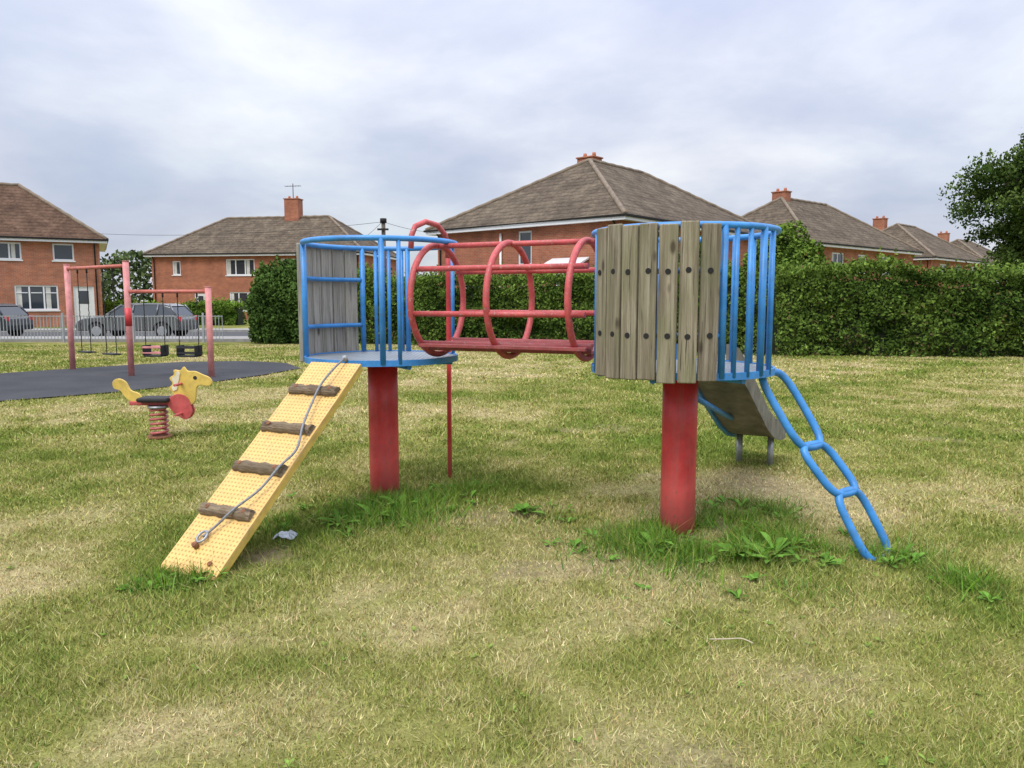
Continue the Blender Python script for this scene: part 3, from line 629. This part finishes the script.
def hedge(path,Hf,width,n,size,c0,c1,name='hedge',z0=.0,core=True):
    e=empty(name,(path[0][0],path[0][1],0))
    u=rng.random(n); p,dr,L_=pathpt(path,u); nm=np.stack([dr[:,1],-dr[:,0]],1); s=u*L_
    H=Hf(s/L_)*(.90+.20*fbm(s,s*0,1.1,31,4))
    face=rng.random(n); front=face<.58; top=(face>=.58)&(face<.83)
    zz=np.where(top,H,z0+(H-z0)*rng.random(n)**.9); bul=(fbm(s,zz*1.3,1.3,51,4)-.5)*.9; 
    lat=np.where(front,width/2+bul-np.abs(rng.normal(0,.10,n)),np.where(top,rng.uniform(-width/2,width/2,n),-width/2-bul))
    lat-=np.where(front,.16*(zz/H)**4*width,0)
    zz=zz+np.where(top,rng.normal(0,.05,n)+np.abs(rng.normal(0,.13,n))*(rng.random(n)<.3)+ (fbm(s,lat*2,1.8,77,3)-.5)*.5,0)
    P=np.stack([p[:,0]+nm[:,0]*lat,p[:,1]+nm[:,1]*lat,np.maximum(zz,.03)],1)
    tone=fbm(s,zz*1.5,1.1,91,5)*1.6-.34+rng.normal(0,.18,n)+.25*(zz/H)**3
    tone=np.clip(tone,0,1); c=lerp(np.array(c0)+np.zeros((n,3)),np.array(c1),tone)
    k=rng.random(n)<.06; c[k]=c[k]*1.7
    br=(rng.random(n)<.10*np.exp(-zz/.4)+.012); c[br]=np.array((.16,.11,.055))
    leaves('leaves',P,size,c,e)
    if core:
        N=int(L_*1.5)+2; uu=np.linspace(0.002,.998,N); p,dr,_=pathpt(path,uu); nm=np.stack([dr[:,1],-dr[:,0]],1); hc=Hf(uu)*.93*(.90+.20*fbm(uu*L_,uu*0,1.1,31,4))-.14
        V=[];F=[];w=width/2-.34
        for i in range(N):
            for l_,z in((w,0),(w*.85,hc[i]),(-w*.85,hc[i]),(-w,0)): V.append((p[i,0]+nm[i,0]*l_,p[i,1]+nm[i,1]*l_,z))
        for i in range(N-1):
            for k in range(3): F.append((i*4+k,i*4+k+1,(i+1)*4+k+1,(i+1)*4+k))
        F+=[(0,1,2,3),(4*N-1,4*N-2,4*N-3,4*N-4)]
        mesh('inner_shade_core',V,F,DARK,e)  # solid dark core, its colour stands in for shade behind the leaves
    return e
HP=[(-9.2,28.6),(-4,27.1),(1,25.2),(4.5,23.0),(7.2,21.6),(13,21.0),(26,20.2)]
def Hh(u):
    xp=[0,.12,.16,.4,.5,.56,.62,1]; return np.interp(u,xp,[2.25,2.3,2.15,2.2,2.25,2.4,2.2,2.40])
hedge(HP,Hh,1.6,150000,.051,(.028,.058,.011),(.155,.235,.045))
def blob(name,c,rx,ry,rz,n,size,c0,c1,seed=5):
    a=rng.normal(size=(n,3)); a/=np.linalg.norm(a,axis=1)[:,None]; 
    r=.62+.62*fbm(a[:,0]*2+a[:,2],a[:,1]*2+a[:,2]*1.7,1.6,seed,4)-np.abs(rng.normal(0,.10,n))
    P=np.stack([c[0]+a[:,0]*rx*r,c[1]+a[:,1]*ry*r,c[2]+a[:,2]*rz*r],1); k=P[:,2]>.02; P=P[k];a=a[k];r=r[k]
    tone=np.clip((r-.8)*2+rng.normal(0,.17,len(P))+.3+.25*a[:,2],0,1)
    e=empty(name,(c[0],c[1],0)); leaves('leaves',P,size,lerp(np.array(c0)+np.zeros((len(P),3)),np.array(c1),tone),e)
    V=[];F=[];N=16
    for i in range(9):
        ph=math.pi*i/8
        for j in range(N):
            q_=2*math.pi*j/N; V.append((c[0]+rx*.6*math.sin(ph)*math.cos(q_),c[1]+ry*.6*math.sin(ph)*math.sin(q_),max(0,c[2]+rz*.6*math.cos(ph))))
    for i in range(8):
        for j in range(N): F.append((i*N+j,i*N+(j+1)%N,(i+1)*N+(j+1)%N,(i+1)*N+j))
    mesh('inner_shade_core',V,F,DARK,e); return e  # dark core solid, inner shade of the bush put into its colour
blob('ivy_bush',(-8.1,27.6,1.1),1.35,1.2,1.9,26000,.06,(.018,.044,.011),(.10,.17,.04),11)
blob('ivy_bush',(-6.9,27.3,1.3),1.2,1.1,1.8,18000,.06,(.018,.044,.011),(.10,.17,.04),13)
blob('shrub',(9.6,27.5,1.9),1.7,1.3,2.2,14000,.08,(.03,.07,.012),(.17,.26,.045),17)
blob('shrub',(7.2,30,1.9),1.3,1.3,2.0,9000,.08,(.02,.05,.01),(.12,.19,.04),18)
hedge([(-26.5,49),(-16.5,47)],lambda u:np.full_like(u,1.15)+.12*np.sin(u*9),1.3,20000,.085,(.04,.09,.012),(.18,.28,.045))
hedge([(-37,42.5),(-27.5,41.5)],lambda u:np.full_like(u,.8),.9,8000,.08,(.02,.05,.012),(.10,.16,.03))
BARK=plain('bark',(.10,.08,.06),.95,.4,12)
def tree(name,base,hgt,cr,cz,nc,nl,lsize,c0,c1):
    e=empty(name,base); b=Vector(base); top=b+Vector((.2,.1,hgt*.78))
    tr=smooth([b+Vector((0,0,-.1)),b+Vector((.08,0,hgt*.25)),b+Vector((-.05,.05,hgt*.5)),top],5); sweep('trunk',tr,hgt*.032,BARK,e,12,r2=.04)
    cc=b+Vector((0,0,cz)); cs=[]
    for i in range(nc):
        v=Vector(rng.normal(size=3)).normalized(); f=random.uniform(.3,1.0)**.5; lump=1+.13*math.sin(v.x*5+1)+.12*math.sin(v.z*7+v.y*4)
        cs.append(cc+Vector((v.x*cr[0],v.y*cr[0],v.z*cr[1]))*f*lump*.9)
    for i in range(0,nc,4):
        s=tr[random.randint(6,len(tr)-2)]; q_=cs[i]; mid=s.lerp(q_,.5)+Vector((0,0,.25)); sweep('limb',[s,mid,q_],.075,BARK,e,6,r2=.015)
    PP=[];TT=[]
    for c_ in cs:
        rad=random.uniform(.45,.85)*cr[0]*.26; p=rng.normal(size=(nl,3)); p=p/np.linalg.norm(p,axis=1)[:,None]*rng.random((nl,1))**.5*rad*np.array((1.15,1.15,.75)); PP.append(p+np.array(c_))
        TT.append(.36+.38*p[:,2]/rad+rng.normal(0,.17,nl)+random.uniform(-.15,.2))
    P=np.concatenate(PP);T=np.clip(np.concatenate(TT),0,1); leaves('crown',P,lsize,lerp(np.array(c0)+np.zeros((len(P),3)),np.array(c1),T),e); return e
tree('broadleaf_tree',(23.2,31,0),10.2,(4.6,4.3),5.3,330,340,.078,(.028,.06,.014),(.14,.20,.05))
n=60000; X_=rng.uniform(-150,190,n); Hm=3.6+2.2*fbm(X_,X_*0,.06,5,4)+5.5*np.exp(-((X_+67)/9)**2)+3.5*np.exp(-((X_-78)/14)**2)
Z_=Hm*rng.random(n)**.7; Y_=135+rng.normal(0,1.5,n)+4*fbm(X_,Z_,.2,8,2)
leaves('distant_trees',np.stack([X_,Y_,Z_],1),.45,lerp(np.array((.04,.07,.025))+np.zeros((n,3)),np.array((.15,.19,.08)),np.clip(fbm(X_,Z_,.35,3,3)+rng.normal(0,.15,n)-.1,0,1)))
# ---------------------------------------------------------------- telegraph pole and wires
TP=empty('telegraph_pole',(-5.85,35.6,0)); PW=plain('pole_wood',(.12,.1,.08),.9,.3)
sweep('pole',[(-5.85,35.6,-.2),(-5.85,35.6,5.1)],.12,PW,TP,12,r2=.09)
sweep('pole_cap',[(-5.85,35.6,5.0),(-5.85,35.6,5.2)],.15,BOLT,TP,10)
box('step_bracket',(-5.85,35.45,4.7),(.5,.1,.08),BOLT,TP)
def wire(a,b,sag): 
    a=Vector(a);b=Vector(b); sweep('overhead_wire',[a.lerp(b,i/20)-Vector((0,0,sag*4*(i/20)*(1-i/20))) for i in range(21)],.009,BOLT,TP,5)
wire((-5.85,35.6,5.05),(-24.0,44.6,5.3),.3); wire((-5.85,35.6,5.1),(-13,59,5.4),.3); wire((-5.85,35.6,5.05),(-3.6,39.1,4.85),.1)
# ---------------------------------------------------------------- cars
def car(loc,rz,L_,Hc,Wc,colr):
    e=empty('parked_car',loc,rz,False); pm=NT('car_paint'); pm.b.inputs['Base Color'].default_value=(*colr,1); pm.b.inputs['Metallic'].default_value=.5; pm.rough(.3); pm.b.inputs['Coat Weight'].default_value=.6; pm=pm.m
    h=L_/2; zb=Hc*.60
    def loft(name,prof,ws,mat):
        V=[];n=len(prof)
        for s in(-1,1):
            for (x_,z_),w in zip(prof,ws): V.append((x_,s*w,z_))
        F=[tuple(range(n))[::-1],tuple(range(n,2*n))]+[(i,(i+1)%n,n+(i+1)%n,n+i) for i in range(n)]
        o=recalc(mesh(name,V,F,mat,e))
        md=o.modifiers.new('b','BEVEL'); md.width=.045; md.segments=3; return o
    def archpts(cx_,r):
        return [(cx_+r*math.cos(a),.3+r*math.sin(a)) for a in [math.pi-math.pi*i/8 for i in range(9)]]
    fx,rx=h-.82,-h+.72
    prof=[(-h+.03,.3)]+archpts(rx,.36)+archpts(fx,.36)+[(h-.03,.3),(h,.5),(h-.06,.68),(h-.35,.80),(h-1.05,zb+.05),(-h+.25,zb+.09),(-h+.02,zb-.05),(-h,.5)]
    ws=[Wc/2]*len(prof); loft('body',prof,ws,pm)
    cab=[(h-1.1,zb+.02),(h-1.75,Hc-.07),(h-2.2,Hc),(-h+.75,Hc-.02),(-h+.42,Hc-.12),(-h+.12,zb+.05)]
    loft('cabin_glass',cab,[Wc/2-.06,Wc/2-.2,Wc/2-.2,Wc/2-.2,Wc/2-.19,Wc/2-.07],GLASS)
    loft('roof_panel',[(h-1.78,Hc-.045),(h-2.2,Hc+.02),(-h+.72,Hc),(-h+.4,Hc-.1),(-h+.8,Hc-.07),(h-2.2,Hc-.05)],[Wc/2-.19]*6,pm)
    for x0,x1 in((h-1.08,h-1.77),(-h+.14,-h+.45),(-.15,-.2),(-h+.95,-h+.9)):
        for s in(-1,1): sweep('pillar',[(x0,s*(Wc/2-.055),zb+.03),(x1,s*(Wc/2-.185),Hc-.04)],.035,pm,e,6)
    for x_ in(fx,rx):
        for s in(-1,1):
            y0=s*(Wc/2-.2); y1=s*(Wc/2-.005)
            sweep('tyre',[(x_,y0,.3),(x_,y1-s*.02,.3),(x_,y1,.3)],.3,BLACK,e,24); sweep('wheel_hub',[(x_,y1,.3),(x_,y1+s*.012,.3)],.19,STEEL,e,16)
    for s in(-1,1):
        box('headlight',(h-.1,s*(Wc/2-.2),.64),(.12,.28,.12),WHITE,e,None,.03); box('tail_light',(-h+.03,s*(Wc/2-.12),.78),(.08,.2,.2),RED,e,None,.02); box('door_mirror',(h-1.35,s*(Wc/2+.06),zb+.1),(.12,.16,.12),pm,e,None,.03)
        box('door_handle',(-.1,s*(Wc/2+.01),zb-.08),(.16,.03,.03),BOLT,e)
    box('number_plate',(h+.01,0,.42),(.02,.5,.11),WHITE,e)
    return e
car((-15.0,31.0,0.01),math.pi,4.1,1.36,1.76,(.12,.125,.135))
car((-21.9,31.1,0.01),math.pi,4.2,1.36,1.76,(.03,.035,.05))
# ---------------------------------------------------------------- small litter
V=[];F=[]
for i in range(7):
    for j in range(7):
        V.append((-1.50+.022*i+random.uniform(-.008,.008),4.66+.02*j+random.uniform(-.008,.008),.02+.04*random.random()*math.sin(math.pi*i/6)))
for i in range(6):
    for j in range(6): F.append((i*7+j,i*7+j+1,i*7+j+8,i*7+j+7))
mesh('crumpled_wrapper',V,F,plain('wrapper_plastic',(.5,.55,.6),.4,.3,30))
sweep('twig',smooth([(.86,3.22,.03),(.93,3.2,.04),(1.0,3.215,.035),(1.04,3.18,.03)]),.003,plain('twig_bark',(.45,.38,.26),.9),None,6)
